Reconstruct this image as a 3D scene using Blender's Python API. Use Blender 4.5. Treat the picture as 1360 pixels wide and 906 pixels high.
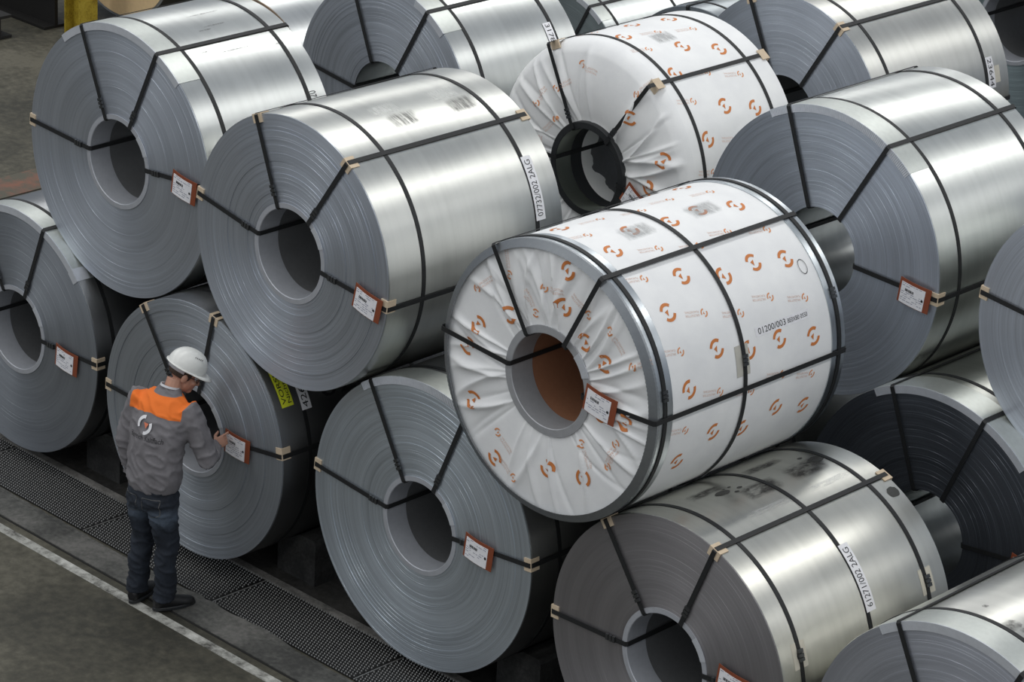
import bpy, bmesh, math, random
from mathutils import Vector, Matrix
for o in list(bpy.data.objects): bpy.data.objects.remove(o)
SC = bpy.context.scene
C = SC.collection
PI = math.pi
def rad(a): return a * PI / 180.0

# ------------------------------------------------------------------ camera
CAMP = Vector((11.9831, -12.3214, 9.6888)); YAW, PIT, ROL = 0.748, 0.3974, 0.0589
FPX = 4015.0
fw = Vector((-math.sin(YAW) * math.cos(PIT), math.cos(YAW) * math.cos(PIT), -math.sin(PIT)))
rt = Vector((math.cos(YAW), math.sin(YAW), 0)); up = rt.cross(fw)
r2 = rt * math.cos(ROL) + up * math.sin(ROL); u2 = up * math.cos(ROL) - rt * math.sin(ROL)
cd = bpy.data.cameras.new('camera'); cam = bpy.data.objects.new('camera', cd); C.objects.link(cam)
cd.sensor_width = 36.0; cd.lens = FPX * 36.0 / 1360.0; cd.clip_end = 200
m = Matrix((r2, u2, -fw)).transposed().to_4x4(); m.translation = CAMP
cam.matrix_world = m
SC.camera = cam

# ------------------------------------------------------------------ world, lamps, exposure
w = bpy.data.worlds.new('world'); SC.world = w; w.use_nodes = True
w.node_tree.nodes['Background'].inputs[0].default_value = (0.80, 0.88, 1.0, 1)
w.node_tree.nodes['Background'].inputs[1].default_value = 0.32
def strip(x, y, z, sx, sy, power, col=(1, .985, .95)):
    l = bpy.data.lights.new('ceiling_strip_light', 'AREA'); l.shape = 'RECTANGLE'; l.size = sx; l.size_y = sy
    l.energy = power; l.color = col
    o = bpy.data.objects.new('ceiling_strip_light', l); C.objects.link(o); o.location = (x, y, z)
    return o
for x, p in ((-14.5, 2300), (-3.0, 1800), (7.5, 1700), (18, 1300)):
    strip(x, 2, 12.5, 1.5, 60, p)
SC.view_settings.view_transform = 'Standard'; SC.view_settings.look = 'None'
SC.view_settings.gamma = 1.0; SC.view_settings.use_curve_mapping = False
SC.view_settings.exposure = 0.0

# ------------------------------------------------------------------ materials
class NT:
    def __init__(s, name):
        s.m = bpy.data.materials.new(name); s.m.use_nodes = True
        s.t = s.m.node_tree; s.b = s.t.nodes['Principled BSDF']; s.out = s.t.nodes['Material Output']
    def n(s, typ, **kw):
        nd = s.t.nodes.new(typ)
        for k, v in kw.items(): setattr(nd, k, v)
        return nd
    def l(s, a, b): s.t.links.new(a, b)
    def obj(s): return s.n('ShaderNodeTexCoord').outputs['Object']
    def math(s, op, a, b=None, c=None):
        nd = s.n('ShaderNodeMath', operation=op)
        for i, v in enumerate((a, b, c)):
            if v is None: continue
            if hasattr(v, 'node'): s.l(v, nd.inputs[i])
            else: nd.inputs[i].default_value = v
        return nd.outputs[0]
    def noise(s, vec, scale, detail=4, rough=.55, dist=0):
        nd = s.n('ShaderNodeTexNoise'); s.l(vec, nd.inputs['Vector'])
        nd.inputs['Scale'].default_value = scale; nd.inputs['Detail'].default_value = detail
        nd.inputs['Roughness'].default_value = rough; nd.inputs['Distortion'].default_value = dist
        return nd.outputs['Fac']
    def scale(s, vec, sx, sy, sz):
        nd = s.n('ShaderNodeMapping'); s.l(vec, nd.inputs['Vector']); nd.inputs['Scale'].default_value = (sx, sy, sz)
        return nd.outputs[0]
    def ramp(s, fac, stops):
        nd = s.n('ShaderNodeValToRGB'); s.l(fac, nd.inputs[0]); e = nd.color_ramp.elements
        while len(e) < len(stops): e.new(.5)
        for el, (p, c) in zip(e, stops):
            el.position = p; el.color = (*c, 1) if len(c) == 3 else c
        return nd.outputs[0]
    def mix(s, fac, a, b):
        nd = s.n('ShaderNodeMix', data_type='RGBA')
        if hasattr(fac, 'node'): s.l(fac, nd.inputs[0])
        else: nd.inputs[0].default_value = fac
        for v, i in ((a, 6), (b, 7)):
            if hasattr(v, 'node'): s.l(v, nd.inputs[i])
            else: nd.inputs[i].default_value = (*v, 1)
        return nd.outputs[2]
    def bump(s, h, strength=.3, dist=.01):
        nd = s.n('ShaderNodeBump'); nd.inputs['Strength'].default_value = strength; nd.inputs['Distance'].default_value = dist
        s.l(h, nd.inputs['Height']); s.l(nd.outputs[0], s.b.inputs['Normal'])
    def setp(s, **kw):
        for k, v in kw.items():
            i = s.b.inputs[{'col': 'Base Color', 'met': 'Metallic', 'rgh': 'Roughness', 'ani': 'Anisotropic', 'spec': 'Specular IOR Level', 'alpha': 'Alpha'}[k]]
            if hasattr(v, 'node'): s.l(v, i)
            else: i.default_value = (*v, 1) if isinstance(v, tuple) else v
_cache = {}
def cached(f):
    def g(*a):
        k = (f.__name__,) + a
        if k not in _cache: _cache[k] = f(*a)
        return _cache[k]
    return g
@cached
def plain(name, col, rgh=.6, met=0.0):
    s = NT(name); v = s.obj()
    n = s.noise(v, 30, 3)
    c = s.mix(n, tuple(x * .88 for x in col), tuple(min(1, x * 1.1) for x in col))
    s.setp(col=c, rgh=rgh, met=met); return s.m
@cached
def steel(col, rgh, seed):
    """outer wrap of a coil: rolled sheet, faint bands running round it and cloudy oil film"""
    s = NT('rolled_sheet_steel'); v = s.obj()
    band = s.noise(s.scale(v, .15, 14, .15), 1.0, 4, .6)
    cloud = s.noise(s.scale(v, 1, .8, 1), 2.2 + (seed % 7) * .1, 5, .6)
    fine = s.noise(s.scale(v, 1, 60, 1), 2.0, 2)
    k = s.math('ADD', s.math('MULTIPLY', band, .5), s.math('MULTIPLY', cloud, .5))
    c = s.ramp(k, [(.3, tuple(x * .88 for x in col)), (.5, col), (.7, tuple(min(1, x * 1.07) for x in col))])
    r = s.math('ADD', s.math('MULTIPLY', s.math('SUBTRACT', cloud, .5), .10), max(rgh, .325))
    s.setp(col=c, met=1.0, rgh=r); return s.m
@cached
def edges(col, rgh, lines, seed):
    """face of a coil: thousands of sheet edges, concentric lines, brushed highlight"""
    s = NT('wound_sheet_edges'); v = s.obj()
    sep = s.n('ShaderNodeSeparateXYZ'); s.l(v, sep.inputs[0])
    r = s.math('SQRT', s.math('ADD', s.math('MULTIPLY', sep.outputs[0], sep.outputs[0]), s.math('MULTIPLY', sep.outputs[2], sep.outputs[2])))
    def ring(sc, off):
        cv = s.n('ShaderNodeCombineXYZ'); s.l(s.math('MULTIPLY', r, sc), cv.inputs[0]); cv.inputs[1].default_value = off
        # slight change along the circumference
        s.l(s.math('MULTIPLY', sep.outputs[0], 1.2), cv.inputs[2])
        return s.noise(cv.outputs[0], 1.0, 3, .6)
    fine = ring(260, seed); mid = ring(60, seed + 3.1); coarse = ring(9, seed + 7.7)
    k = s.math('ADD', s.math('MULTIPLY', fine, .35 * lines), s.math('ADD', s.math('MULTIPLY', mid, .4 * lines), s.math('MULTIPLY', coarse, .45)))
    k = s.math('ADD', k, .5 - .5 * (.75 * lines + .45))
    c = s.ramp(k, [(.3, tuple(x * .76 for x in col)), (.5, col), (.7, tuple(min(1, x * 1.22) for x in col))])
    s.setp(col=c, met=.72, rgh=rgh, ani=.8)
    s.b.inputs['Anisotropic Rotation'].default_value = .25
    tg = s.n('ShaderNodeTangent', direction_type='RADIAL', axis='Y'); s.l(tg.outputs[0], s.b.inputs['Tangent'])
    s.bump(s.math('ADD', fine, mid), .15 * lines, .003); return s.m
@cached
def paper():
    s = NT('white_wrapping_paper'); v = s.obj()
    n = s.noise(v, 5, 5); f = s.noise(v, 160, 2)
    c = s.ramp(n, [(.3, (.80, .81, .82)), (.7, (.88, .89, .89))])
    s.setp(col=c, rgh=.5); s.bump(s.math('ADD', s.math('MULTIPLY', n, .8), s.math('MULTIPLY', f, .08)), .25, .02); return s.m
def concrete(name, a, b, c3, sc=1.0, rough=.7, bump=.25):
    s = NT(name); v = s.obj()
    n = s.noise(v, .8 * sc, 8, .62, .4); f = s.noise(v, 14 * sc, 6, .65)
    k = s.math('ADD', s.math('MULTIPLY', n, .65), s.math('MULTIPLY', f, .35))
    col = s.ramp(k, [(.40, a), (.5, b), (.60, c3)])
    s.setp(col=col, rgh=s.math('ADD', s.math('MULTIPLY', n, .3), rough - .15)); s.bump(f, bump, .01); return s.m
M_strap = plain('black_steel_strap', (.010, .011, .012), .6)
M_seal = plain('strap_seal_steel', (.10, .105, .11), .35, .8)
M_pad = plain('tan_cardboard', (.62, .50, .36), .8)
M_guard = plain('galvanised_guard', (.62, .65, .70), .4, .35)
M_guardpale = plain('pale_guard', (.60, .63, .60), .4, .8)
M_sleeve = plain('grey_core_sleeve', (.46, .48, .52), .45, .35)
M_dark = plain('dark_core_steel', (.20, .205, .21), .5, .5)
M_brown = plain('brown_fibre_tube', (.30, .135, .07), .8)
M_black = plain('black_rubber', (.02, .022, .024), .5)
M_pouch = plain('red_brown_pouch', (.25, .065, .028), .45)
M_label = plain('white_label', (.84, .84, .87), .6)
M_ink = plain('black_ink', (.015, .015, .018), .6)
M_inkgrey = plain('grey_print', (.32, .33, .40), .6)
M_orange = plain('orange_print', (.60, .20, .05), .6)
M_pale = plain('pale_print', (.72, .52, .44), .6)
M_yellow = plain('yellow_sticker', (.72, .78, .04), .5)

# ------------------------------------------------------------------ mesh helpers
def new_obj(name, verts, faces, mat, parent=None, loc=(0, 0, 0), smooth=False, mats=None, fmat=None):
    me = bpy.data.meshes.new(name); me.from_pydata([tuple(v) for v in verts], [], faces); me.update()
    for mm in (mats or [mat]): me.materials.append(mm)
    if fmat: me.polygons.foreach_set('material_index', fmat)
    if smooth: me.polygons.foreach_set('use_smooth', [True] * len(me.polygons))
    o = bpy.data.objects.new(name, me); C.objects.link(o); o.location = loc
    if parent: o.parent = parent
    return o
def tag(o, label=None, cat=None, group=None, kind=None):
    for k, v in (('label', label), ('category', cat), ('group', group), ('kind', kind)):
        if v: o[k] = v
    return o
def empty(name, loc, rz=0):
    o = bpy.data.objects.new(name, None); C.objects.link(o); o.location = loc; o.rotation_euler = (0, 0, rz)
    o.empty_display_size = .2; return o
def fix_normals(o):
    bm = bmesh.new(); bm.from_mesh(o.data); bmesh.ops.recalc_face_normals(bm, faces=bm.faces); bm.to_mesh(o.data); bm.free(); return o
def sharp(o, ang=35):
    bm = bmesh.new(); bm.from_mesh(o.data)
    for e in bm.edges:
        if len(e.link_faces) == 2 and e.calc_face_angle(0) > rad(ang): e.smooth = False
    bm.to_mesh(o.data); bm.free(); return o
def lathe(name, prof, mat, parent, loc, n=128, a0=0, a1=360, closed_prof=False, mats=None, pm=None, zig=0, thick=False):
    """profile [(r, y)] turned about the Y axis; angle 0 = +X, 90 = +Z. zig: alternate y offset on every second spoke"""
    full = abs(a1 - a0) >= 360
    na = n if full else n + 1
    V = []; F = []; FM = []
    for i in range(na):
        a = rad(a0 + (a1 - a0) * i / n)
        for j, (r, y) in enumerate(prof):
            V.append((r * math.cos(a), y + (zig if i % 2 else 0), r * math.sin(a)))
    k = len(prof)
    for i in range(n):
        i2 = (i + 1) % na
        for j in range(k if closed_prof else k - 1):
            j2 = (j + 1) % k
            F.append((i * k + j, i * k + j2, i2 * k + j2, i2 * k + j)); FM.append(pm[j] if pm else 0)
    if not full and closed_prof:
        F.append(tuple(range(k))); F.append(tuple((na - 1) * k + j for j in reversed(range(k)))); FM += [0, 0]
    o = new_obj(name, V, F, mat, parent, loc, True, mats, FM)
    fix_normals(o); sharp(o); return o
def boxv(x0, x1, y0, y1, z0, z1):
    V = [(x, y, z) for z in (z0, z1) for y in (y0, y1) for x in (x0, x1)]
    F = [(0, 2, 3, 1), (4, 5, 7, 6), (0, 1, 5, 4), (2, 6, 7, 3), (0, 4, 6, 2), (1, 3, 7, 5)]
    return V, F
def box(name, x0, x1, y0, y1, z0, z1, mat, parent=None, loc=(0, 0, 0), bev=0):
    V, F = boxv(x0, x1, y0, y1, z0, z1)
    o = new_obj(name, V, F, mat, parent, loc)
    if bev:
        bm = bmesh.new(); bm.from_mesh(o.data); bmesh.ops.bevel(bm, geom=bm.edges[:], offset=bev, segments=2, affect='EDGES'); bm.to_mesh(o.data); bm.free()
    return o
_txt = {}
def text_mesh(s, size=1.0):
    """triangles of a printed string, unit height, starting at x = 0"""
    if s not in _txt:
        cu = bpy.data.curves.new('t', 'FONT'); cu.body = s; cu.resolution_u = 3
        ob = bpy.data.objects.new('t', cu); C.objects.link(ob)
        me = bpy.data.meshes.new_from_object(ob.evaluated_get(bpy.context.evaluated_depsgraph_get()))
        V = [(v.co.x, v.co.y) for v in me.vertices]; F = [tuple(p.vertices) for p in me.polygons]
        bpy.data.objects.remove(ob); bpy.data.meshes.remove(me); bpy.data.curves.remove(cu)
        _txt[s] = (V, F)
    V, F = _txt[s]
    return [(x * size, y * size) for x, y in V], F
def text_fit(s, width, height):
    V, F = text_mesh(s); x0 = min(v[0] for v in V); x1 = max(v[0] for v in V); y0 = min(v[1] for v in V); y1 = max(v[1] for v in V)
    return [((x - x0) / (x1 - x0) * width, (y - y0) / (y1 - y0) * height) for x, y in V], F
def arc2d(r0, r1, a0, a1, n=10):
    V = []; F = []
    for i in range(n + 1):
        a = rad(a0 + (a1 - a0) * i / n); V += [(r0 * math.cos(a), r0 * math.sin(a)), (r1 * math.cos(a), r1 * math.sin(a))]
    for i in range(n): F.append((2 * i, 2 * i + 1, 2 * i + 3, 2 * i + 2))
    return V, F
def join2d(parts):
    V = []; F = []
    for v, f in parts:
        b = len(V); V += v; F += [tuple(i + b for i in q) for q in f]
    return V, F
def logo2d(s, rot=0):
    a = arc2d(.66 * s, s, 92, 205); b = arc2d(.66 * s, s, -88, 25)
    t = ([(-.18 * s, .34 * s), (.36 * s, .22 * s), (.1 * s, -.30 * s)], [(0, 2, 1)])
    V, F = join2d([a, b, t]); c, q = math.cos(rad(rot)), math.sin(rad(rot))
    return [(x * c - y * q, x * q + y * c) for x, y in V], F
def grid2d(w, h, nx=8, ny=2, x0=0, y0=0):
    V = [(x0 + w * i / nx, y0 + h * j / ny) for j in range(ny + 1) for i in range(nx + 1)]
    F = [(j * (nx + 1) + i, j * (nx + 1) + i + 1, (j + 1) * (nx + 1) + i + 1, (j + 1) * (nx + 1) + i) for j in range(ny) for i in range(nx)]
    return V, F
def oval2d(a, b, n=20, seed=0):
    rnd = random.Random(seed); V = [(0, 0)]
    for i in range(n):
        k = 1 + .08 * rnd.uniform(-1, 1); V.append((a * k * math.cos(2 * PI * i / n), b * k * math.sin(2 * PI * i / n)))
    return V, [(0, i + 1, (i + 1) % n + 1) for i in range(n)]

# ------------------------------------------------------------------ coils
class Coil:
    def __init__(s, name, label, cx, cz, yf, R, L, group=None):
        s.R, s.L, s.cx, s.cz, s.yf = R, L, cx, cz, yf
        s.root = empty(name, (cx, yf, cz - R)); s.o = (0, 0, R)
        tag(s.root, label, 'steel coil', group)
        s.pap = None
    def part(s, name, V, F, mat, smooth=False, parent=None):
        p = new_obj(name, V, F, mat, parent or s.root, (0, 0, 0) if parent else s.o, smooth); return p
    # decals that follow the drum (kind: 'Y+' reads along the axis, 'T+' reads upwards, 'T-' reads downwards)
    def on_drum(s, name, VF, mat, th, y, kind='Y+', off=.0015, parent=None):
        V, F = VF; out = []
        for u, v in V:
            if kind == 'Y+': a, yy = rad(th) + v / s.R, y + u
            elif kind == 'T+': a, yy = rad(th) + u / s.R, y - v
            else: a, yy = rad(th) - u / s.R, y + v
            r = s.R + off; out.append((r * math.cos(a), yy, r * math.sin(a)))
        o = s.part(name, out, F, mat, False, parent)
        if mat.name.startswith('rubbed_smudge'):
            us = [q[0] for q in V]; vs = [q[1] for q in V]; u0, u1, v0, v1 = min(us), max(us), min(vs), max(vs)
            at = o.data.attributes.new('fade', 'FLOAT', 'POINT')
            at.data.foreach_set('value', [min(1.0, 5 * min((u - u0) / (u1 - u0), (u1 - u) / (u1 - u0), (v - v0) / (v1 - v0), (v1 - v) / (v1 - v0))) for u, v in V])
        return o
    def on_face(s, name, VF, mat, x, z, off=.003, parent=None, rot=0, yfun=None):
        V, F = VF; c, q = math.cos(rad(rot)), math.sin(rad(rot)); out = []
        for u, v in V:
            X, Z = x + u * c - v * q, z + u * q + v * c
            yy = (yfun(math.hypot(X, Z), math.atan2(Z, X)) if yfun else 0) - off
            out.append((X, yy, Z))
        return s.part(name, out, F, mat, False, parent)

    def drum(s, mat, inner, rin=.302, sleeve_depth=None):
        R, L = s.R, s.L; b = .006
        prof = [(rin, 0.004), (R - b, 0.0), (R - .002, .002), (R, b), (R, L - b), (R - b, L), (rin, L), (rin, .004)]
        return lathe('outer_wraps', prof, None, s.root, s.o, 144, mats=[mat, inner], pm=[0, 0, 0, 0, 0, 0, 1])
    def face(s, mat, seed, rough=.0012, rin=.302, nr=46, steps=()):
        rnd = random.Random(seed); R = s.R - .003
        prof = []; y = 0
        for i in range(nr):
            ra = rin + (R - rin) * i / nr; rb = rin + (R - rin) * (i + 1) / nr
            y = -.006 - abs(rnd.gauss(0, rough * .35))
            for (sr, sh) in steps:
                if ra > sr: y -= sh
            prof += [(ra, y), (rb - .0006, y)]
        prof.append((R, 0.0))
        o = lathe('wound_edges', prof, mat, s.root, s.o, 144); o.data.polygons.foreach_set('use_smooth', [False] * len(o.data.polygons)); return o
    def sleeve(s, mat=None, depth=.16, rin=.298, fl=.036, deep=None):
        mat = mat or M_sleeve
        prof = [(rin + fl, -.004), (rin + fl, -.012), (rin + .004, -.013), (rin, -.009), (rin, depth), (rin + .003, depth), (rin + .003, -.004)]
        o = lathe('core_sleeve', prof, mat, s.root, s.o, 96, closed_prof=True)
        # overlap end of the flange strip
        lathe('sleeve_lap', [(rin + fl + .004, -.010), (rin + fl + .004, -.015), (rin, -.015), (rin, -.010)], M_guard, s.root, s.o, 12, 22, 48, closed_prof=True)
        return o
    def guard(s, a0, a1, width=.19, fl=.05, mat=None, zig=0, n=None):
        R = s.R; n = n or 60; mat = mat or M_guard
        f = lathe('guard_flange', [(R - fl, -.004), (R - fl, -.013), (R + .003, -.013), (R + .003, -.004)], mat, s.root, s.o, n * (3 if zig else 1), a0, a1, closed_prof=True, zig=zig)
        lathe('guard_band', [(R + .0005, -.006), (R + .0035, -.006), (R + .0035, width), (R + .0005, width)], M_guardpale, s.root, s.o, n, a0, a1, closed_prof=True)
    def strap(s, th, rin=.298, wd=.031, t=.004, foff=.017, roff=.006, seal=True, back=True):
        """strap that runs through the eye and round the outside, one closed loop in the plane of angle th"""
        R, L = s.R + roff, s.L; ri = rin - .004; c = .012
        pth = [(ri, -foff + c), (ri + c, -foff), (R - c, -foff), (R, -foff + c), (R, L + .01 - c), (R - c, L + .01), (ri + c, L + .01), (ri, L + .01 - c)]
        cen = Vector(((ri + R) / 2, L / 2)); V = []; F = []
        e = Vector((math.cos(rad(th)), 0, math.sin(rad(th)))); tn = Vector((-math.sin(rad(th)), 0, math.cos(rad(th))))
        n = len(pth)
        for i, (r, y) in enumerate(pth):
            # outward offset for the thickness
            p0, p1, p2 = Vector(pth[i - 1]), Vector((r, y)), Vector(pth[(i + 1) % n])
            d = ((p1 - p0).normalized() + (p2 - p1).normalized()).normalized(); nn = Vector((-d.y, d.x))
            if nn.dot(p1 - cen) < 0: nn = -nn
            q = p1 + nn * t
            for (rr, yy) in ((r, y), (q.x, q.y)):
                for sgn in (-1, 1):
                    V.append(e * rr + Vector((0, yy, 0)) + tn * sgn * wd / 2)
        for i in range(n):
            a, b = i * 4, ((i + 1) % n) * 4
            F += [(a, a + 1, b + 1, b), (a + 2, b + 2, b + 3, a + 3), (a, b, b + 2, a + 2), (a + 1, a + 3, b + 3, b + 1)]
        st = fix_normals(s.part('eye_strap', V, F, M_strap))
        if seal:
            r0 = rin + .085; V, F = [], []
            for k in range(3):   # crimped seal: three folded lips
                a = r0 + k * .026
                v, f = boxv(a, a + .02, -foff - .012, -foff + .002, -wd * .62, wd * .62); b = len(V)
                V += [e * x + Vector((0, y, 0)) + tn * z for x, y, z in v]; F += [tuple(i + b for i in q) for q in f]
            s.part('strap_seal', V, F, M_seal, parent=None)
        return st
    def hoop(s, y, wd=.031, roff=.001, t=.004, mat=None):
        R = s.R + roff
        return lathe('hoop_strap', [(R, y - wd / 2), (R + t, y - wd / 2), (R + t, y + wd / 2), (R, y + wd / 2)], mat or M_strap, s.root, s.o, 120, closed_prof=True)
    def pad(s, th, back=False, wd=.085, leg=.055):
        """folded cardboard pad under the strap at the rim"""
        e = Vector((math.cos(rad(th)), 0, math.sin(rad(th)))); tn = Vector((-math.sin(rad(th)), 0, math.cos(rad(th))))
        R = s.R; t = .005; sg = 1
        y0 = 0
        prof = [(R - leg, -.015), (R + t + .001, -.015), (R + t + .001, leg * 1.1), (R + .001, leg * 1.1), (R + .001, -.004), (R - leg, -.004)]
        if back: prof = [(r, s.L - y) for r, y in prof]
        V = []; F = []
        for sgn in (-1, 1):
            for r, y in prof: V.append(e * r + Vector((0, y, 0)) + tn * sgn * wd / 2)
        k = len(prof)
        for j in range(k): F.append((j, (j + 1) % k, k + (j + 1) % k, k + j))
        F += [(0, 1, 4, 5), (1, 2, 3, 4), (k, k + 5, k + 4, k + 1), (k + 1, k + 4, k + 3, k + 2)]
        return fix_normals(s.part('corner_pad', V, F, M_pad))
    def tagpouch(s, x, z, rot=-6, w=.25, h=.17, off=.026, yfun=None):
        """document pouch hung on the strap; x, z on the face from the coil's centre (left edge, middle)"""
        c, q = math.cos(rad(rot)), math.sin(rad(rot))
        def P(u, v, y): return (x + u * c - v * q, y, z + u * q + v * c)
        def sl(name, u0, u1, v0, v1, ya, yb, mat, nx=5, bow=.012):
            V = []; F = []
            for i in range(nx + 1):
                u = u0 + (u1 - u0) * i / nx; bb = -bow * math.sin(PI * (u / w))
                for (v, y) in ((v0, ya), (v1, ya), (v1, yb), (v0, yb)): V.append(P(u, v, y + bb))
            for i in range(nx):
                for j in range(4): F.append((i * 4 + j, i * 4 + (j + 1) % 4, i * 4 + 4 + (j + 1) % 4, i * 4 + 4 + j))
            F += [(0, 1, 2, 3), (nx * 4 + 3, nx * 4 + 2, nx * 4 + 1, nx * 4)]
            return V, F
        V, F = sl('p', 0, w, -h / 2, h / 2, -off, -off - .004, None)
        po = fix_normals(s.part('document_pouch', V, F, M_pouch))
        V, F = sl('l', .018, w * .84, -h / 2 + .004, h / 2 - .022, -off - .0042, -off - .0062, None)
        la = fix_normals(new_obj('paper_label', V, F, M_label, po))
        # print: barcode and lines of text
        rnd = random.Random(int(x * 1000) + int(z * 777)); V, F = [], []
        def rect(u0, u1, v0, v1):
            bb = -.012 * math.sin(PI * ((u0 + u1) / 2 / w)) - off - .0072; b = len(V)
            V.extend([P(u0, v0, bb), P(u1, v0, bb), P(u1, v1, bb), P(u0, v1, bb)]); F.append((b, b + 1, b + 2, b + 3))
        u = .055
        while u < .125:
            ww = rnd.choice((.0025, .004, .006)); rect(u, u + ww, .008, .026); u += ww + rnd.choice((.002, .0035))
        new_obj('barcode', V, F, M_ink, la)
        V, F = [], []
        for row in range(9):
            v = .055 - row * .0145
            if .0 < v < .03: continue
            u = .026
            while u < w * .76:
                ww = rnd.uniform(.008, .035)
                if rnd.random() < .62: rect(u, min(u + ww, w * .8), v, v + .0045)
                u += ww + .007
        new_obj('printed_text', V, F, M_inkgrey, la)
        V, F = [], []; k = 10
        for i in range(k): V.append(P(w * .79 + .009 * math.cos(2 * PI * i / k), -.01 + .009 * math.sin(2 * PI * i / k), -off - .0085 - .012 * math.sin(PI * .79)))
        new_obj('eyelet', V, [tuple(range(k))], M_ink, la)
        return po
    def sticker(s, txt, th, y, kind, length, width, mat=None, size=None, rows=None, off=.0055):
        st = s.on_drum('number_sticker', grid2d(length, width, 10, 2), mat or M_label, th, y, kind, off)
        rows = rows or [(txt, .06, .94, .22, .80)]
        for t, a, b, c, d in rows:
            V, F = text_fit(t, (b - a) * length, (d - c) * width)
            s.on_drum('printed_number', ([(x + a * length, yy + c * width) for x, yy in V], F), M_ink, th, y, kind, off + .001, parent=st)
        return st
    def plate(s, th, y, w=.12, h=.16):
        """pale card under the seal of a hoop strap"""
        pl = s.on_drum('seal_card', grid2d(w, h, 2, 6, -w / 2, -h / 2), M_card, th, y, 'Y+', .0012)
        R = s.R + .007; V, F = [], []
        for k in range(3):
            a = rad(th) + (k - 1) * .026 / R; e = Vector((math.cos(a), 0, math.sin(a))); tn = Vector((-math.sin(a), 0, math.cos(a)))
            v, f = boxv(R - .003, R + .012, y - .02, y + .02, -.011, .011); b = len(V)
            V += [e * x + Vector((0, yy, 0)) + tn * z for x, yy, z in v]; F += [tuple(i + b for i in q) for q in f]
        new_obj('hoop_seal', V, F, M_seal, pl)
        s.on_drum('oil_ring', oval2d(.026, .04, 18, int(y * 100)), M_black, th, y, 'Y+', .0022, parent=pl)
M_card = plain('pale_card', (.62, .59, .50), .75)
@cached
def smudge(col, lo, sx, sy, met, top=.8):
    s = NT('rubbed_smudge'); v = s.obj()
    n = s.noise(s.scale(v, sx, sy, sx), 9, 6, .7)
    g = s.n('ShaderNodeTexCoord').outputs['Generated']
    a = s.ramp(n, [(lo - .08, (0, 0, 0)), (lo + .26, (top, top, top))])
    s.setp(col=col, rgh=.5, met=met, alpha=s.math('MULTIPLY', a, s.n('ShaderNodeAttribute', attribute_name='fade').outputs['Fac'])); return s.m

SILV = (.58, .60, .59); BLUEF = (.47, .51, .575)
def std(name, label, cx, cz, yf, R, L, outer=SILV, rgh=.30, fcol=BLUEF, frgh=.42, lines=1.0, seed=1, sleeve=True, angs=(176, 115, 64, 4),
        hoops=(.2,), pads=(), bpads=(), guard=None, zig=0, inner=None, group=None, steps=(), rough=.0012, straps=True):
    c = Coil(name, label, cx, cz, yf, R, L, group)
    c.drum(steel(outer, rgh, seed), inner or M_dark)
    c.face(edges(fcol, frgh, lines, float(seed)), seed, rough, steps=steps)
    if sleeve: c.sleeve()
    if straps:
        for a in angs: c.strap(a, seal=sleeve)
    for h in hoops: c.hoop(h)
    for a in pads: c.pad(a)
    for a in bpads: c.pad(a, True)
    if guard: c.guard(guard[0], guard[1], zig=zig, width=guard[2] if len(guard) > 2 else .19)
    return c
GA = 'bare steel coils in the top layer'; GL = 'bare steel coils in the bottom layer'
M_shiny = steel((.5, .52, .52), .3, 9)

# --- top layer, front row
A = std('steel_coil', 'bare silver steel coil at the upper left, in front of the yellow post', -3.357, 2.637, .139, .967, 1.148, seed=2, angs=(177, 114, 65, 5), hoops=(.19, .985), pads=(177, 3), guard=(129, 49, .185), group=GA, lines=.8)
A.tagpouch(.60, .045, -8)
A.on_drum('chalk_number', text_fit('20', .05, .07), M_ink, 30, 1.06, 'T+')
for k, (th, y, l) in enumerate(((74, .52, .2), (72, .45, .12), (58, .45, .3), (60, .3, .08), (56, .92, .1), (84, .5, .3))):
    A.on_drum('rub_mark', grid2d(l, .02, 6, 2), smudge((.10, .10, .10), .42, 1, 6, 0.0), th, y, 'Y+')
B = std('steel_coil', 'large bare steel coil in the top layer, directly above the worker, sticker 07732/002', -1.361, 2.628, -.073, .915, 1.58, outer=(.64, .65, .62), seed=5, angs=(170, 112, 56, -6), hoops=(.30, 1.34), pads=(112, 56, -5, 170), bpads=(56,), group=GA, lines=1.1, rough=.002, steps=((.40, .002), (.52, -.003), (.60, .003), (.80, -.003)))
B.tagpouch(.63, -.07, -12)
B.sticker('07732/002 2ALG', 11.5, 1.415, 'T+', .43, .085)
for th, y in ((72, .48), (72, 1.0)):
    B.on_drum('rub_patch', grid2d(.26, .13, 8, 4), smudge((.93, .94, .92), .44, .8, 8, 1.0, .7), th + 3, y, 'Y+')
    B.on_drum('rub_patch', grid2d(.26, .16, 8, 4), smudge((.16, .16, .155), .36, .8, 6, 0.3, .75), th - 7, y + .05, 'Y+')

# --- bottom layer, front row
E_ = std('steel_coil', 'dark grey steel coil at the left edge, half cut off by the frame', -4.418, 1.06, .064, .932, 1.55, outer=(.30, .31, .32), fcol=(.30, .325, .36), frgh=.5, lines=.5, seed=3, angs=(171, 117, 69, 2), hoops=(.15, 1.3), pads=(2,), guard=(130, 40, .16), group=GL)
E_.tagpouch(.485, -.02, -6)
lathe('guard_end', [(.932 - .06, -.006), (.932 - .06, -.011), (.932 + .006, -.011), (.932 + .006, .10), (.932 + .003, .10), (.932 + .003, -.006)], M_guard, E_.root, E_.o, 8, 40, 46, closed_prof=True)
F_ = std('steel_coil', 'grey steel coil whose tag the worker points at', -2.304, 1.045, -.058, .922, 1.55, outer=(.20, .205, .21), rgh=.42, fcol=(.41, .445, .49), frgh=.46, lines=.9, seed=7, angs=(178, 125, 77, 8), hoops=(.235, 1.25), pads=(178, 125, 77, 9), group=GL, rough=.002, steps=((.50, .004), (.56, -.005), (.63, .004), (.74, -.004), (.83, .005)))
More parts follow.
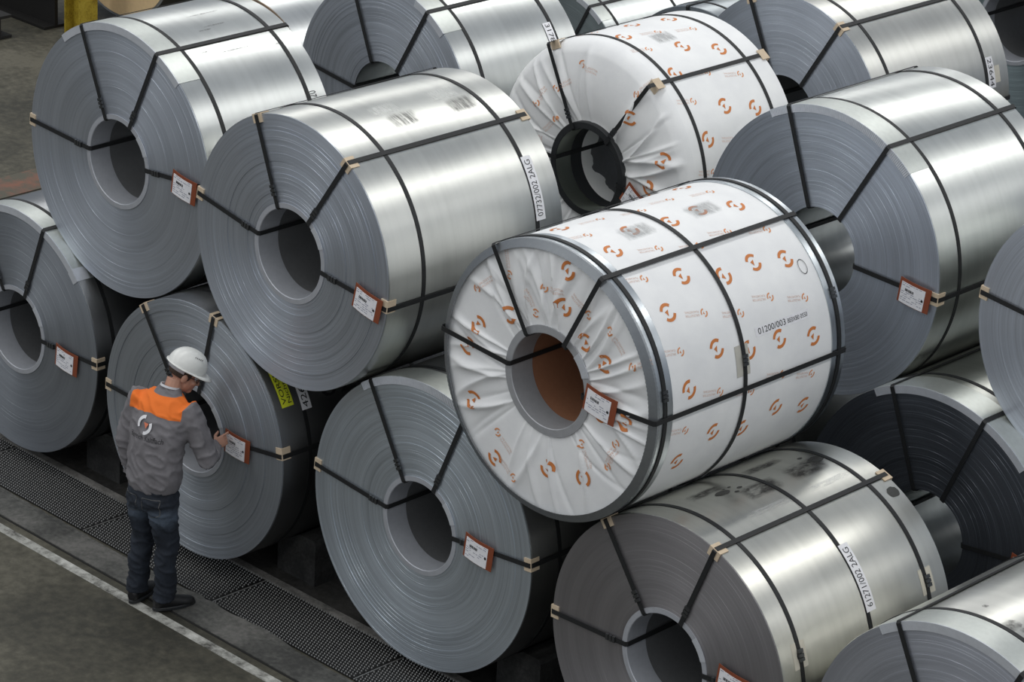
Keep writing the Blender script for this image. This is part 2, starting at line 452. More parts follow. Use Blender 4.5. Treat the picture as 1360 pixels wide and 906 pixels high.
F_.tagpouch(.36, .065, -3)
F_.sticker('', 27.5, .165, 'T+', .42, .105, mat=M_yellow, rows=[('VORSICHT', .05, .9, .52, .86), ('Nicht belasten', .05, .95, .12, .40)])
F_.sticker('4267', 24, .305, 'T+', .22, .085)
F_.on_drum('chalk_number', text_fit('02', .3, .13), M_ink, 26, .42, 'Y+')
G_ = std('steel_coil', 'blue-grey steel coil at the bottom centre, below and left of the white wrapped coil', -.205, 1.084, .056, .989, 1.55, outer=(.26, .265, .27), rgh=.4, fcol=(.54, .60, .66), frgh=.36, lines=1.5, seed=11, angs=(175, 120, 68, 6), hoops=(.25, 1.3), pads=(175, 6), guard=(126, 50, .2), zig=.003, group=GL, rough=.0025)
G_.tagpouch(.425, .05, -6)
H_ = std('steel_coil', 'brownish dark-faced steel coil with stained silver drum, sticker 61271/002', 1.958, 1.044, -.018, .913, 1.594, outer=(.60, .60, .555), rgh=.30, fcol=(.30, .29, .30), frgh=.5, lines=.45, seed=13, angs=(-178, 126, 70, 6), hoops=(.172, .824, 1.40), pads=(-178, 126, 70), bpads=(70,), group=GL)
H_.tagpouch(.42, .09, -6)
H_.sticker('61271/002 2ALG', 24.6, .90, 'T+', .43, .085)
H_.plate(21.5, .172); H_.plate(25.5, 1.41)
for k, (th, y, a, b) in enumerate(((96, .52, .06, .028), (93, .60, .02, .012), (95, .66, .022, .012), (98, .62, .014, .009), (98, .57, .01, .007), (92, 1.33, .06, .04), (97, 1.27, .02, .013), (62, 1.52, .05, .04))):
    H_.on_drum('oil_spot', oval2d(a, b, 20, k), plain('oil_film', (.07, .07, .065), .35, .5), th, y)
for th, y, l, h in ((84, .58, .34, .16), (84, 1.0, .36, .18), (98, .3, .3, .1), (100, .85, .35, .1)):
    H_.on_drum('oil_smear', grid2d(l, h, 8, 4), smudge((.05, .048, .045), .40, 2.5, 1.2, .2, 1.0), th, y, 'Y+')
for th, y, l, h in ((76, .40, .42, .06), (76, .98, .40, .06)):
    H_.on_drum('rub_patch', grid2d(l, h, 8, 4), smudge((.95, .95, .93), .42, 8, .8, 1.0, .7), th, y, 'Y+')
J_ = std('steel_coil', 'pale-faced steel coil in the bottom right corner, mostly cut off by the frame', 3.977, 1.08, .05, .96, 1.55, outer=(.62, .62, .585), rgh=.3, fcol=(.48, .505, .57), frgh=.42, lines=.8, seed=17, angs=(176, 117, 66, 5), hoops=(.22, 1.3), guard=(126, 50, .2), zig=.002, group=GL)
for k, (th, y, a, b) in enumerate(((84, .28, .07, .05), (88, .18, .04, .03), (80, .3, .03, .02), (98, .36, .02, .02))):
    J_.on_drum('oil_spot', oval2d(a, b, 20, 40 + k), smudge((.2, .2, .19), .3, 2, 2, .5), th, y)

# --- second row
P_ = std('steel_coil', 'bare silver coil at the top, left of the paper-wrapped coil, sticker 31785', -3.343, 2.581, 2.631, .911, 1.239, seed=19, sleeve=False, angs=(173, 113, 61, 3), hoops=(.19, 1.03), guard=(70, 48, .18), group=GA, lines=1.5, inner=M_shiny, rough=.003)
P_.sticker('31785', 41.2, .945, 'T-', .2, .08)
M_ = std('steel_coil', 'bare silver steel coil at the right, its tag hanging beside the white wrapped coil', .734, 2.62, 2.726, .985, 1.358, outer=(.66, .68, .66), rgh=.27, seed=23, sleeve=False, angs=(176, 111, 61, -2), hoops=(.21, 1.18), pads=(-2,), guard=(121, 48, .2), zig=.003, group=GA, lines=1.2, inner=M_shiny, fcol=(.50, .55, .63), rough=.0025)
M_.tagpouch(.69, -.035, -6)
K_ = std('steel_coil', 'steel coil cut off by the right edge of the picture, only its face showing', 2.994, 2.714, 2.608, .882, 1.55, seed=29, angs=(174, 112, 62, 4), hoops=(.2, 1.3), pads=(174,), group=GA, lines=1.4, fcol=(.55, .59, .66))
N_ = std('steel_coil', 'dark glossy-faced coil in the bottom layer at the right, beneath the cut-off coil', 2.013, 1.117, 2.45, .993, 1.55, outer=(.45, .46, .43), rgh=.35, fcol=(.13, .145, .17), frgh=.3, lines=1.5, seed=31, sleeve=False, angs=(176, 112, 69, 7), hoops=(.3, 1.3), guard=(121, 46, .22), zig=.002, group=GL, inner=M_shiny, rough=.004)
N_.tagpouch(.68, .06, -6)
low = [(-4.42, 'bottom layer coil of the second row, hidden behind the upper left coils'), (-2.33, 'bottom layer coil of the second row, beneath the paper-wrapped rear coil'), (-.22, 'dark bottom layer coil just behind the white wrapped front coil')]
for i, (x, lb) in enumerate(low):
    c = std('steel_coil', lb, x, (1.07, .95, .96)[i], 2.6, (.94, .82, .83)[i], 1.5, outer=(.3, .31, .31), rgh=.4, fcol=(.24, .26, .29), seed=37 + i, angs=(176, 116, 64, 5), hoops=(.25, 1.25), group=GL)
    if i == 2: c.on_drum('chalk_number', text_fit('5/10', .16, .07), M_ink, 20, .45, 'T+')
# --- third row and beyond
O_ = std('steel_coil', 'bare grey steel coil at the top right, sticker 23644 on its drum', -1.342, 2.568, 4.883, .921, 1.609, outer=(.56, .565, .54), rgh=.36, seed=43, sleeve=False, angs=(176, 116, 60, 4), hoops=(.19, 1.33), pads=(116, 60), group=GA, lines=.8)
O_.sticker('23644', 26, 1.345, 'T-', .24, .085)
O_.on_drum('seal_card', grid2d(.08, .13, 2, 5), M_card, 13, 1.42, 'Y+', .0012)
for x, lb in ((-2.4, 'hidden bottom layer coil of the third row, left one'), (-.3, 'hidden bottom layer coil of the third row, right one')):
    std('steel_coil', lb, x, 1.05, 4.9, .93, 1.5, outer=(.3, .31, .31), rgh=.4, fcol=(.24, .26, .29), seed=50, hoops=(.25,), group=GL, straps=False)
Q_ = std('steel_coil', 'greenish steel coil in the top right corner, behind the coil with sticker 23644', -1.6, 2.6, 8.2, .95, 1.5, outer=(.42, .46, .46), fcol=(.30, .37, .39), seed=47, angs=(176, 116, 60, 4), hoops=(.2,), group=GA)
for x, lb in ((-2.65, 'hidden bottom layer coil of the rear row, left one'), (-.55, 'hidden bottom layer coil of the rear row, right one')):
    std('steel_coil', lb, x, 1.05, 8.2, .93, 1.5, outer=(.3, .31, .31), rgh=.4, fcol=(.24, .26, .29), seed=51, hoops=(.25,), group=GL, straps=False)
S_ = std('steel_coil', 'pale silver coil at the top edge, between the sticker 31785 coil and the wrapped coil', -6.5, .95, 8.0, .83, 1.85, outer=(.66, .69, .68), rgh=.35, fcol=(.22, .26, .27), seed=53, angs=(176, 116, 63, 4), hoops=(.16, 1.0), guard=(75, 50, .18), group=GL)
T_ = std('steel_coil', 'dark-topped coil peeking over the rear wrapped coil at the top edge', -4.78, 1.06, 8.0, .94, 1.5, outer=(.36, .39, .41), fcol=(.26, .29, .32), seed=54, angs=(176, 100, 63, 4), hoops=(.2,), group=GL)
U_ = std('steel_coil', 'coil with tan board cover, glimpsed between two upper left coils', -7.6, 1.02, 5.1, .9, 1.5, outer=(.62, .64, .64), fcol=(.4, .3, .22), seed=55, hoops=(), group=GL, straps=False)
U_.on_face('board_cover', arc2d(.31, .86, 0, 360, 64), plain('tan_board', (.60, .40, .26), .8), 0, 0, .012)
V_ = std('steel_coil', 'far coil with light tan board cover beside the yellow post', -12.41, 1.02, 7.5, .9, 1.5, outer=(.2, .2, .2), seed=56, hoops=(), group=GL, straps=False)
V_.on_face('board_cover', arc2d(.02, .87, 0, 360, 64), plain('light_tan_board', (.78, .58, .33), .8), 0, 0, .012)

# --- paper-wrapped coils
def paper_coil(name, label, cx, cz, yf, R, L, seed, amp, bulge, flange_r, angs, nfold=34):
    c = Coil(name, label, cx, cz, yf, R, L, 'paper-wrapped steel coils'); rnd = random.Random(seed)
    folds = [(rnd.uniform(0, 2 * PI), rnd.uniform(.35, 1) * amp, rnd.uniform(.006, .022), rnd.uniform(-.35, .35), rnd.choice((1, 1, -.6))) for _ in range(nfold)]
    r_in, r_out = flange_r, R - .02
    def yf_(r, a):
        t = min(1, max(0, (r - r_in) / (r_out - r_in))); y = -bulge * math.sin(PI * min(1, t * .9 + .1)) ** .7 if bulge else 0
        env = (math.sin(PI * min(1, max(0, t * .93 + .05)))) ** .6
        for (ak, h, wk, sw, sg) in folds:
            d = (a - ak - sw * (t - .3) + PI) % (2 * PI) - PI
            x = d * r
            ww = wk * (.5 + 1.2 * t)
            if abs(x) < 4 * ww: y -= sg * h * env * math.exp(-(abs(x) / ww) ** 1.3)
        return y - .012 * math.sin(PI * t)
    c.yfun = yf_
    return c
def paper_face(c, r0, r1, mat, na=432, nr=22, round_to=None):
    V = []; F = []
    for i in range(na):
        a = 2 * PI * i / na
        for j in range(nr + 1):
            r = r0 + (r1 - r0) * j / nr; V.append((r * math.cos(a), c.yfun(r, a), r * math.sin(a)))
        if round_to:
            for (rr, yy) in round_to: V.append((rr * math.cos(a), yy, rr * math.sin(a)))
    k = nr + 1 + (len(round_to) if round_to else 0)
    for i in range(na):
        for j in range(k - 1): F.append((i * k + j, i * k + j + 1, ((i + 1) % na) * k + j + 1, ((i + 1) % na) * k + j))
    return fix_normals(c.part('paper_end', V, F, mat, True))
def small_mark(c, th, y, rot, s=.028):
    """small logo with two lines of lettering"""
    lg = logo2d(s); t1 = text_fit('SALZGITTER', .115, .014); t2 = text_fit('FLACHSTAHL', .115, .014)
    q, p = math.cos(rad(rot)), math.sin(rad(rot))
    R_ = lambda VF, dx, dy: ([((x + dx) * q - (yy + dy) * p, (x + dx) * p + (yy + dy) * q) for x, yy in VF[0]], VF[1])
    return R_(lg, 0, 0), R_(join2d([(t1[0], t1[1]), ([(x, yy - .022) for x, yy in t2[0]], t2[1])]), .042, .004)
PW = paper()
C_ = paper_coil('wrapped_steel_coil', 'white paper-wrapped coil with bright steel edge rings, in the centre, sticker 01200/003', .953, 2.535, -.095, .871, 1.722, 3, .030, 0, .35, None, 60)
lathe('paper_wrap', [(.30, .006), (.862, .006), (.866, .02), (.866, 1.70), (.862, 1.715), (.30, 1.715)], PW, C_.root, C_.o, 144)
lathe('core_tube', [(.299, .0), (.299, 1.715)], M_brown, C_.root, C_.o, 96)
paper_face(C_, .31, .845, PW)
C_.sleeve(plain('grey_core_ring', (.42, .43, .45), .5, .4), .17, .296, .05)
for nm, y0, y1 in (('edge_ring', 0, .125), ('edge_ring', 1.60, 1.722)):
    lathe(nm, [(.867, y0), (.872, y0), (.872, y1), (.867, y1)], steel((.56, .60, .63), .2, 4), C_.root, C_.o, 144, closed_prof=True)
fl = lathe('edge_flange', [(.822, -.030), (.822, -.034), (.872, -.010), (.874, .004), (.868, .004)], plain('flange_steel', (.30, .32, .34), .42, .8), C_.root, C_.o, 420, closed_prof=True, zig=.003)
for a in (175.5, 123, 63.5, 2.5): C_.strap(a, foff=.040, roff=.008, seal=False)
C_.hoop(.055, roff=.003); C_.hoop(.775); C_.hoop(1.665, roff=.003)
for th, y in ((12, .055), (27, 1.665), (14.1, .775)):
    R = C_.R + .008; V, F = [], []
    for k in range(3):
        a = rad(th) + (k - 1) * .024 / R; e = Vector((math.cos(a), 0, math.sin(a))); tn = Vector((-math.sin(a), 0, math.cos(a)))
        v, f = boxv(R - .003, R + .009, y - .019, y + .019, -.010, .010); b = len(V)
        V += [e * x + Vector((0, yy, 0)) + tn * z for x, yy, z in v]; F += [tuple(i + b for i in q) for q in f]
    C_.part('hoop_seal', V, F, M_seal)
C_.on_drum('seal_card', grid2d(.12, .19, 2, 6, -.06, -.095), plain('grey_card', (.50, .49, .44), .8), 14.1, .765, 'Y+', -.002)
C_.sticker('', 20.8, .915, 'Y+', .50, .058, rows=[('01200/003', .05, .56, .2, .86), ('BE0XB0 0550', .60, .97, .24, .72)], off=-.0035)
def ring2d(r0, r1, k=1.0):
    V, F = arc2d(r0, r1, 0, 360, 28); return [(x * k, y) for x, y in V], F
C_.on_drum('pen_loop', ring2d(.045, .05, .7), M_ink, 41, 1.50, 'Y+', .0)
C_.tagpouch(.335, .035, -8, off=.045)
for th, y in ((82, .42), (82, 1.02)):
    C_.on_drum('rub_patch', grid2d(.28, .16, 8, 4), smudge((.40, .41, .41), .32, 1, 4, 0.0, .6), th - 5, y, 'Y+', -.003)
def body_marks(c, y0, y1, th0, th1, seed, off):
    rnd = random.Random(seed); row = 0; y = y0 + .1
    while y < y1 - .05:
        th = th0 + (row % 2) * 8 + (row % 3) * 3
        k = 0
        while th < th1:
            if k % 2 == 0: c.on_drum('printed_logo', logo2d(.060, 150 + rnd.uniform(-15, 15)), M_orange, th + rnd.uniform(-1.5, 1.5), y + rnd.uniform(-.02, .02), 'Y+', off)
            else:
                a, b = small_mark(c, th, y, 170)
                lg = c.on_drum('printed_logo', a, plain('orange_print_light', (.70, .30, .13), .6), th, y, 'Y+', off); c.on_drum('printed_name', b, M_pale, th, y, 'Y+', off, parent=lg)
            th += 16; k += 1
        y += .29; row += 1
body_marks(C_, .16, 1.58, -22, 112, 5, -.0035)
def face_marks(c, rmin, rmax, n, seed, yfun):
    rnd = random.Random(seed); pts = []; tries = 0
    while len(pts) < n and tries < 4000:
        tries += 1; a = rnd.uniform(0, 2 * PI); r = math.sqrt(rnd.uniform(rmin ** 2, rmax ** 2)); x, z = r * math.cos(a), r * math.sin(a)
        if -.03 < z < .20 and .25 < x < .65 and c is C_: continue
        if all(math.hypot(x - u, z - v) > .17 for u, v in pts): pts.append((x, z))
    for i, (x, z) in enumerate(pts):
        rot = math.degrees(math.atan2(z, x)) + rnd.choice((90, -90, 0)) + rnd.uniform(-20, 20)
        if i % 2 == 0: c.on_face('printed_logo', logo2d(.058), M_orange, x, z, .004, None, rot, yfun)
        else:
            a, b = small_mark(c, 0, 0, 0)
            lg = c.on_face('printed_logo', a, plain('orange_print_light', (.70, .30, .13), .6), x, z, .004, None, rot, yfun); c.on_face('printed_name', b, M_pale, x, z, .004, lg, rot, yfun)
face_marks(C_, .41, .76, 25, 8, C_.yfun)

D_ = paper_coil('wrapped_steel_coil', 'white paper-wrapped coil at the top, behind the centre coil, with black core ring', -1.43, 2.551, 2.858, .935, 1.172, 6, .045, .05, .36, None, 46)
lathe('paper_wrap', [(.925, .06), (.931, .09), (.931, 1.15), (.90, 1.172), (.30, 1.172)], PW, D_.root, D_.o, 144)
paper_face(D_, .33, .86, PW, round_to=[(.89, .004), (.912, .022), (.925, .06)])
lathe('core_ring', [(.30, -.06), (.345, -.06), (.35, -.05), (.35, .0), (.30, .0)], M_black, D_.root, D_.o, 96, closed_prof=True)
lathe('core_liner', [(.299, -.055), (.299, .10)], steel((.55, .60, .52), .25, 6), D_.root, D_.o, 96)
lathe('core_band', [(.297, .10), (.297, .21)], M_black, D_.root, D_.o, 96)
rnd = random.Random(4); V = []; F = []
for i in range(97):
    a = 2 * PI * i / 96; V += [(.296 * math.cos(a), .21, .296 * math.sin(a)), (.296 * math.cos(a), .34 + .03 * math.sin(a * 5) + .02 * math.sin(a * 13 + 1) + rnd.uniform(-.008, .008), .296 * math.sin(a))]
for i in range(96): F.append((2 * i, 2 * i + 1, 2 * i + 3, 2 * i + 2))
D_.part('tucked_paper', V, F, PW)
lathe('core_tube', [(.30, .2), (.30, 1.17)], M_dark, D_.root, D_.o, 96)
for a in (177, 117, 55, -5): D_.strap(a, foff=.075, roff=.002, rin=.30)
D_.hoop(.15, roff=-.003); D_.hoop(.965, roff=-.003)
for a in (117, 55): D_.pad(a)
D_.pad(55, True)
body_marks(D_, .14, 1.12, -5, 112, 9, -.003)
face_marks(D_, .42, .82, 18, 12, D_.yfun)
D_.on_drum('rub_patch', grid2d(.22, .16, 8, 4), smudge((.40, .41, .41), .32, 1, 4, 0.0, .6), 76, .38, 'Y+', -.0025)
D_.tagpouch(.39, -.03, -30, off=.08, w=.22)

# ------------------------------------------------------------------ floor and yard
def flat(name, x0, x1, y0, y1, z, mat, kind='structure', thick=.02):
    o = box(name, x0, x1, y0, y1, z - thick, z, mat); o['kind'] = kind; return o
flr = flat('floor', -40, 30, -30, 40, 0, concrete('hall_floor', (.030, .029, .021), (.066, .062, .045), (.12, .112, .085), .9), thick=.3)
flat('trim_1', -20, 12, -.585, -.33, .010, concrete('pale_concrete', (.05, .05, .047), (.10, .10, .092), (.16, .155, .145), 2.0))
flat('trim_2', -20, 12, -.60, -.585, .004, plain('gutter_dirt', (.012, .012, .011), .9))
# broken inner edge of the concrete strip
rnd = random.Random(5); V = []; F = []; n = 160; yv = -.33
for i in range(n + 1):
    x = -8 + 12 * i / n; yv += rnd.uniform(-.018, .018); yv = min(-.25, max(-.36, yv))
    V += [(x, -.36, .0), (x, -.36, .012), (x, yv, .012), (x, yv, 0)]
for i in range(n):
    for j in range(3): F.append((i * 4 + j, i * 4 + j + 1, i * 4 + 5 + j, i * 4 + 4 + j))
t3 = fix_normals(new_obj('trim_3', V, F, bpy.data.materials['pale_concrete'])); t3['kind'] = 'structure'
flat('trim_4', -20, 12, .19, .25, .022, concrete('kerb_concrete', (.08, .08, .075), (.16, .155, .145), (.26, .25, .235), 3.0))
flat('trim_5', -5.7, 12, .25, 12, .004, concrete('storage_ground', (.012, .012, .011), (.028, .027, .025), (.055, .053, .05), 1.5))
s = NT('worn_white_paint'); v = s.obj(); n1 = s.noise(v, 7, 8, .7); n2 = s.noise(v, 1.2, 3)
s.setp(col=s.ramp(s.math('ADD', s.math('MULTIPLY', n1, .7), s.math('MULTIPLY', n2, .3)), [(.40, (.07, .068, .06)), (.50, (.36, .36, .33)), (.62, (.62, .62, .58))]), rgh=.7)
flat('trim_6', -20, 12, -.745, -.665, .003, s.m, thick=.003)
s = NT('worn_red_paint'); v = s.obj(); n1 = s.noise(v, 4, 8, .7)
s.setp(col=s.ramp(n1, [(.44, (.085, .08, .06)), (.68, (.21, .085, .055))]), rgh=.7)
flat('trim_7', -9.4, -8.95, 2.0, 6.5, .006, s.m, thick=.006)
# perforated walkway panels with raised teeth
M_plate = plain('grating_black', (.010, .010, .010), .6, .3); M_tooth = plain('grating_tooth', (.42, .42, .41), .4, .6)
V = []; F = []; pitch = .0262; rows = 19; cols = 52
for j in range(rows):
    for i in range(cols):
        x = .02 + i * pitch + (pitch / 2 if j % 2 else 0); y = -.30 + .014 + j * .0262; b = len(V); a = .0072
        V += [(x - a, y - a * .7, .006), (x + a, y - a * .7, .006), (x, y + a, .006), (x, y - a * .1, .017)]
        F += [(b, b + 1, b + 3), (b + 1, b + 2, b + 3), (b + 2, b, b + 3)]
teeth = bpy.data.meshes.new('grating_teeth'); teeth.from_pydata(V, [], F); teeth.materials.append(M_tooth)
names = ['at the left edge of the picture', 'left of the worker', 'under the coil the worker checks', 'in front of the block by the worker', 'in front of the blue-grey coil', 'furthest right at the bottom edge']
for k in range(6):
    x0 = -6.0 + 1.4 * k
    g = box('walkway_grating', 0, 1.392, -.30, .188, 0, .006, M_plate, None, (x0, 0, .002)); tag(g, 'black perforated walkway panel with raised teeth, ' + names[k], 'grating', 'walkway grating panels')
    t = bpy.data.objects.new('grating_teeth', teeth); C.objects.link(t); t.parent = g; t['kind'] = 'stuff'
    fr = box('panel_edge', 0, .006, -.30, .188, .006, .012, M_tooth, g)
# saddle blocks under the bottom coils
M_block = concrete('dark_block', (.016, .016, .016), (.032, .032, .031), (.06, .06, .058), 3)
def saddle(x, R, zc, y0, y1, side, label):
    # wedge whose sloping face carries the drum
    ang = rad(-58 if side > 0 else -122); px, pz = x + R * math.cos(ang), zc + R * math.sin(ang)
    tx, tz = math.sin(ang) * -1 * side, math.cos(ang) * side       # tangent going up and outwards
    a = (px - tx * .10, pz - tz * .10); b = (px + tx * .16, pz + tz * .16)
    P = [(a[0], .004), (a[0], a[1]), (b[0], b[1]), (b[0] + side * .14, b[1]), (b[0] + side * .16, b[1] - .03), (b[0] + side * .16, .004)]
    V = [(q[0], yy, q[1]) for yy in (y0, y1) for q in P]; k = len(P)
    F = [tuple(range(k)), tuple(range(2 * k - 1, k - 1, -1))] + [(j, k + j, k + (j + 1) % k, (j + 1) % k) for j in range(k)]
    o = fix_normals(new_obj('saddle_block', V, F, M_block)); tag(o, label, 'saddle block', 'dark saddle blocks under the coils')
for nm, c in (('the coil at the left edge', E_), ('the coil the worker checks', F_), ('the blue-grey coil', G_), ('the stained coil', H_), ('the corner coil', J_)):
    for sd, sn in ((-1, 'left'), (1, 'right')):
        saddle(c.cx, c.R, c.cz, .38, 1.15, sd, 'dark wedge block holding %s on its %s side' % (nm, sn))
for nm, c in (('the dark glossy coil', N_),):
    for sd, sn in ((-1, 'left'), (1, 'right')):
        saddle(c.cx, c.R, c.cz, 2.75, 3.6, sd, 'dark wedge block holding %s on its %s side' % (nm, sn))
# yellow post and dark rack far left
M_post = concrete('yellow_paint', (.22, .15, .015), (.42, .31, .03), (.50, .38, .05), 4, .5)
po = empty('yellow_post', (-12.47, 7.02, 0)); tag(po, 'yellow painted steel post at the top left', 'post')
box('flange', -.13, -.11, -.12, .12, 0, 3.4, M_post, po); box('flange', .11, .13, -.12, .12, 0, 3.4, M_post, po); box('web', -.11, .11, -.012, .012, 0, 3.4, M_post, po)
po = empty('yellow_post', (-11.3, 8.2, 0)); tag(po, 'yellow post barely showing above the upper left coil', 'post')
box('flange', -.13, -.11, -.12, .12, 0, 3.4, M_post, po); box('flange', .11, .13, -.12, .12, 0, 3.4, M_post, po); box('web', -.11, .11, -.012, .012, 0, 3.4, M_post, po)
M_rack = plain('dark_rack_steel', (.022, .021, .020), .6, .3)
for k, (y, z, lb) in enumerate(((6.2, .25, 'low dark steel beam lying left of the yellow post, nearer one'), (6.95, .45, 'dark steel beam lying left of the yellow post, farther one'))):
    b = empty('steel_beam', (-15, y, 0)); tag(b, lb, 'beam')
    box('top_flange', -2.6, 2.2, -.16, .16, z - .03, z, M_rack, b); box('web', -2.6, 2.2, -.02, .02, .03, z - .03, M_rack, b); box('bottom_flange', -2.6, 2.2, -.16, .16, 0.004, .03, M_rack, b)

# ------------------------------------------------------------------ worker
MX, MY, MROT = -2.02, -.645, rad(8)
def loft(bm, secs, n=20, cap=True):
    """secs: (center, U, V, ru, rv)"""
    rings = []
    for (c, U, Vv, ru, rv) in secs:
        c, U, Vv = Vector(c), Vector(U), Vector(Vv)
        rings.append([bm.verts.new(c + U * ru * math.cos(2 * PI * i / n) + Vv * rv * math.sin(2 * PI * i / n)) for i in range(n)])
    for a, b in zip(rings, rings[1:]):
        for i in range(n): bm.faces.new((a[i], a[(i + 1) % n], b[(i + 1) % n], b[i]))
    if cap: bm.faces.new(rings[0][::-1]); bm.faces.new(rings[-1])
def limb(bm, pts, rads, n=14, side=(1, 0, 0)):
    pts = [Vector(p) for p in pts]; secs = []
    for i, p in enumerate(pts):
        d = (pts[min(i + 1, len(pts) - 1)] - pts[max(i - 1, 0)]).normalized()
        s_ = Vector(side); U = (s_ - d * s_.dot(d)).normalized(); Vv = d.cross(U)
        r = rads[i]; ru, rv = r if isinstance(r, tuple) else (r, r)
        secs.append((p, U, Vv, ru, rv))
    loft(bm, secs, n)
def ball(bm, c, r, M3=None, n=14):
    rx, ry, rz = r if isinstance(r, tuple) else (r, r, r); rings = []
    M3 = M3 or Matrix.Identity(3)
    secs = []
    for j in range(1, n // 2 + 3):
        t = -PI / 2 + PI * j / (n // 2 + 3)
        secs.append((Vector(c) + M3 @ Vector((0, 0, rz * math.sin(t))), M3 @ Vector((1, 0, 0)), M3 @ Vector((0, 1, 0)), rx * math.cos(t), ry * math.cos(t)))
    loft(bm, secs, n)
def remeshed(name, bm, voxel, mat, parent, smooth_it=4):
    bmesh.ops.recalc_face_normals(bm, faces=bm.faces)
    me = bpy.data.meshes.new(name); bm.to_mesh(me); bm.free()
    o = bpy.data.objects.new(name, me); C.objects.link(o)
    md = o.modifiers.new('r', 'REMESH'); md.mode = 'VOXEL'; md.voxel_size = voxel; md.use_smooth_shade = True
    if smooth_it:
        sm = o.modifiers.new('s', 'SMOOTH'); sm.iterations = smooth_it; sm.factor = .5
    me2 = bpy.data.meshes.new_from_object(o.evaluated_get(bpy.context.evaluated_depsgraph_get()))
    o.modifiers.clear(); o.data = me2; bpy.data.meshes.remove(me); me2.name = name; o.name = name
    me2.materials.clear(); me2.materials.append(mat); me2.polygons.foreach_set('use_smooth', [True] * len(me2.polygons))
    if parent: o.parent = parent
    return o
M_skin = plain('skin', (.50, .27, .19), .5)
inv = Matrix.Rotation(-MROT, 4, 'Z')
def L(x, y, z): return inv @ Vector((x - MX, y - MY, z))       # world -> the worker's own frame
# key points (own frame: x right, y forward, z up)
shR, shL = Vector((.19, .12, 1.475)), Vector((-.20, .09, 1.485))
elR, wrR = L(-1.73, -.41, 1.115), L(-1.90, -.225, 1.105)
tipR = L(-1.885, -.075, 1.145)
elL, wrL = Vector((-.275, .03, 1.14)), Vector((-.262, .085, .885))
hc = Vector((.055, .235, 1.655))                                  # head centre
HR = (Matrix.Rotation(rad(-38), 3, 'Z') @ Matrix.Rotation(rad(-28), 3, 'X'))
def hp(x, y, z): return hc + HR @ Vector((x, y, z))
bm = bmesh.new()
loft(bm, [((0, .0, .93), (1, 0, 0), (0, 1, 0), .15, .10), ((0, .02, 1.1), (1, 0, 0), (0, 1, 0), .15, .10), ((0, .07, 1.32), (1, 0, 0), (0, 1, 0), .165, .10), ((0, .10, 1.44), (1, 0, 0), (0, 1, 0), .12, .075), ((.01, .13, 1.49), (1, 0, 0), (0, 1, 0), .07, .062)])
limb(bm, [(0, .11, 1.44), (.02, .15, 1.53), hp(0, -.03, -.06)], [.068, .06, .062])
ball(bm, hp(0, -.01, .03), (.077, .098, .095), HR); ball(bm, hp(0, .035, -.045), (.060, .068, .078), HR)
ball(bm, hp(0, .075, -.095), (.032, .03, .026), HR)               # chin
limb(bm, [hp(0, .092, .015), hp(0, .112, -.018), hp(0, .122, -.035), hp(0, .10, -.048)], [.010, .013, .016, .012], 10)   # nose
for sx in (-1, 1):
    ball(bm, hp(sx * .079, -.008, -.015), (.012, .022, .034), HR)  # ear
    ball(bm, hp(sx * .035, .075, -.03), (.028, .022, .022), HR)    # cheek
ball(bm, hp(0, .085, .03), (.05, .016, .012), HR)                 # brow
ball(bm, hp(0, .098, -.064), (.024, .012, .006), HR); ball(bm, hp(0, .095, -.075), (.022, .012, .007), HR)   # lips
limb(bm, [shR, elR, wrR], [.05, .04, .028]); limb(bm, [shL, elL, wrL], [.05, .04, .028])
def hand(wr, d, out, palm_n, curl, pointing=False):
    """wr wrist, d direction of the hand, out = towards the thumb, palm_n = out of the palm; curl per finger in degrees"""
    d, out = Vector(d).normalized(), Vector(out); out = (out - d * out.dot(d)).normalized(); nrm = d.cross(out)
    if nrm.dot(Vector(palm_n)) < 0: nrm = -nrm
    k = wr + d * .088
    loft(bm, [(wr - d * .02, out, nrm, .028, .020), (wr + d * .02, out, nrm, .034, .017), (wr + d * .06, out, nrm, .041, .015), (k, out, nrm, .040, .013)], 14)
    for i, (off, ln) in enumerate(((.030, .072), (.010, .080), (-.011, .074), (-.031, .058))):
        cu = curl[i]; p = k + out * off - d * .008; pts = [p]; a = 0; dd = d
        for sgl, st in ((.45, .35), (.32, 1.0), (.25, .8)):
            a += rad(cu) * st; dd = d * math.cos(a) + nrm * math.sin(a); p = p + dd * ln * sgl; pts.append(p)
        limb(bm, pts, [.0098, .0092, .0085, .0068], 10, out)
    b = wr + d * .03 + out * .028
    c0, c1 = (d * .55 + out * .65 + nrm * .5), (d * .85 + out * .15 + nrm * .5)
    limb(bm, [b, b + c0.normalized() * .036, b + c0.normalized() * .036 + c1.normalized() * .032, b + c0.normalized() * .036 + c1.normalized() * .056], [.0125, .0115, .0100, .0075], 10, nrm)
dR = (tipR - wrR)
hand(wrR + dR.normalized() * .0, dR, L(MX - .2, MY + .1, .9) * 0 + Vector((-.35, .1, .9)), (-.6, -.1, -.5), (6, 55, 65, 70))
hand(wrL, (.02, .12, -1), (.35, .9, 0), (1, 0, 0), (22, 28, 32, 38))
for sx in (-1, 1):
    limb(bm, [(sx * .09, 0, .95), (sx * .10, .02, .50), ((L(-2.155, -.655, 0) if sx < 0 else L(-1.93, -.60, 0)) + Vector((0, -.01, .06)))], [.07, .045, .03])
body = remeshed('person', bm, .0052, M_skin, None, 2)
body.location = (MX, MY, 0.011); body.rotation_euler = (0, 0, MROT)
tag(body, 'worker in grey jacket with orange yoke, jeans and white helmet, pointing at a tag', 'person')
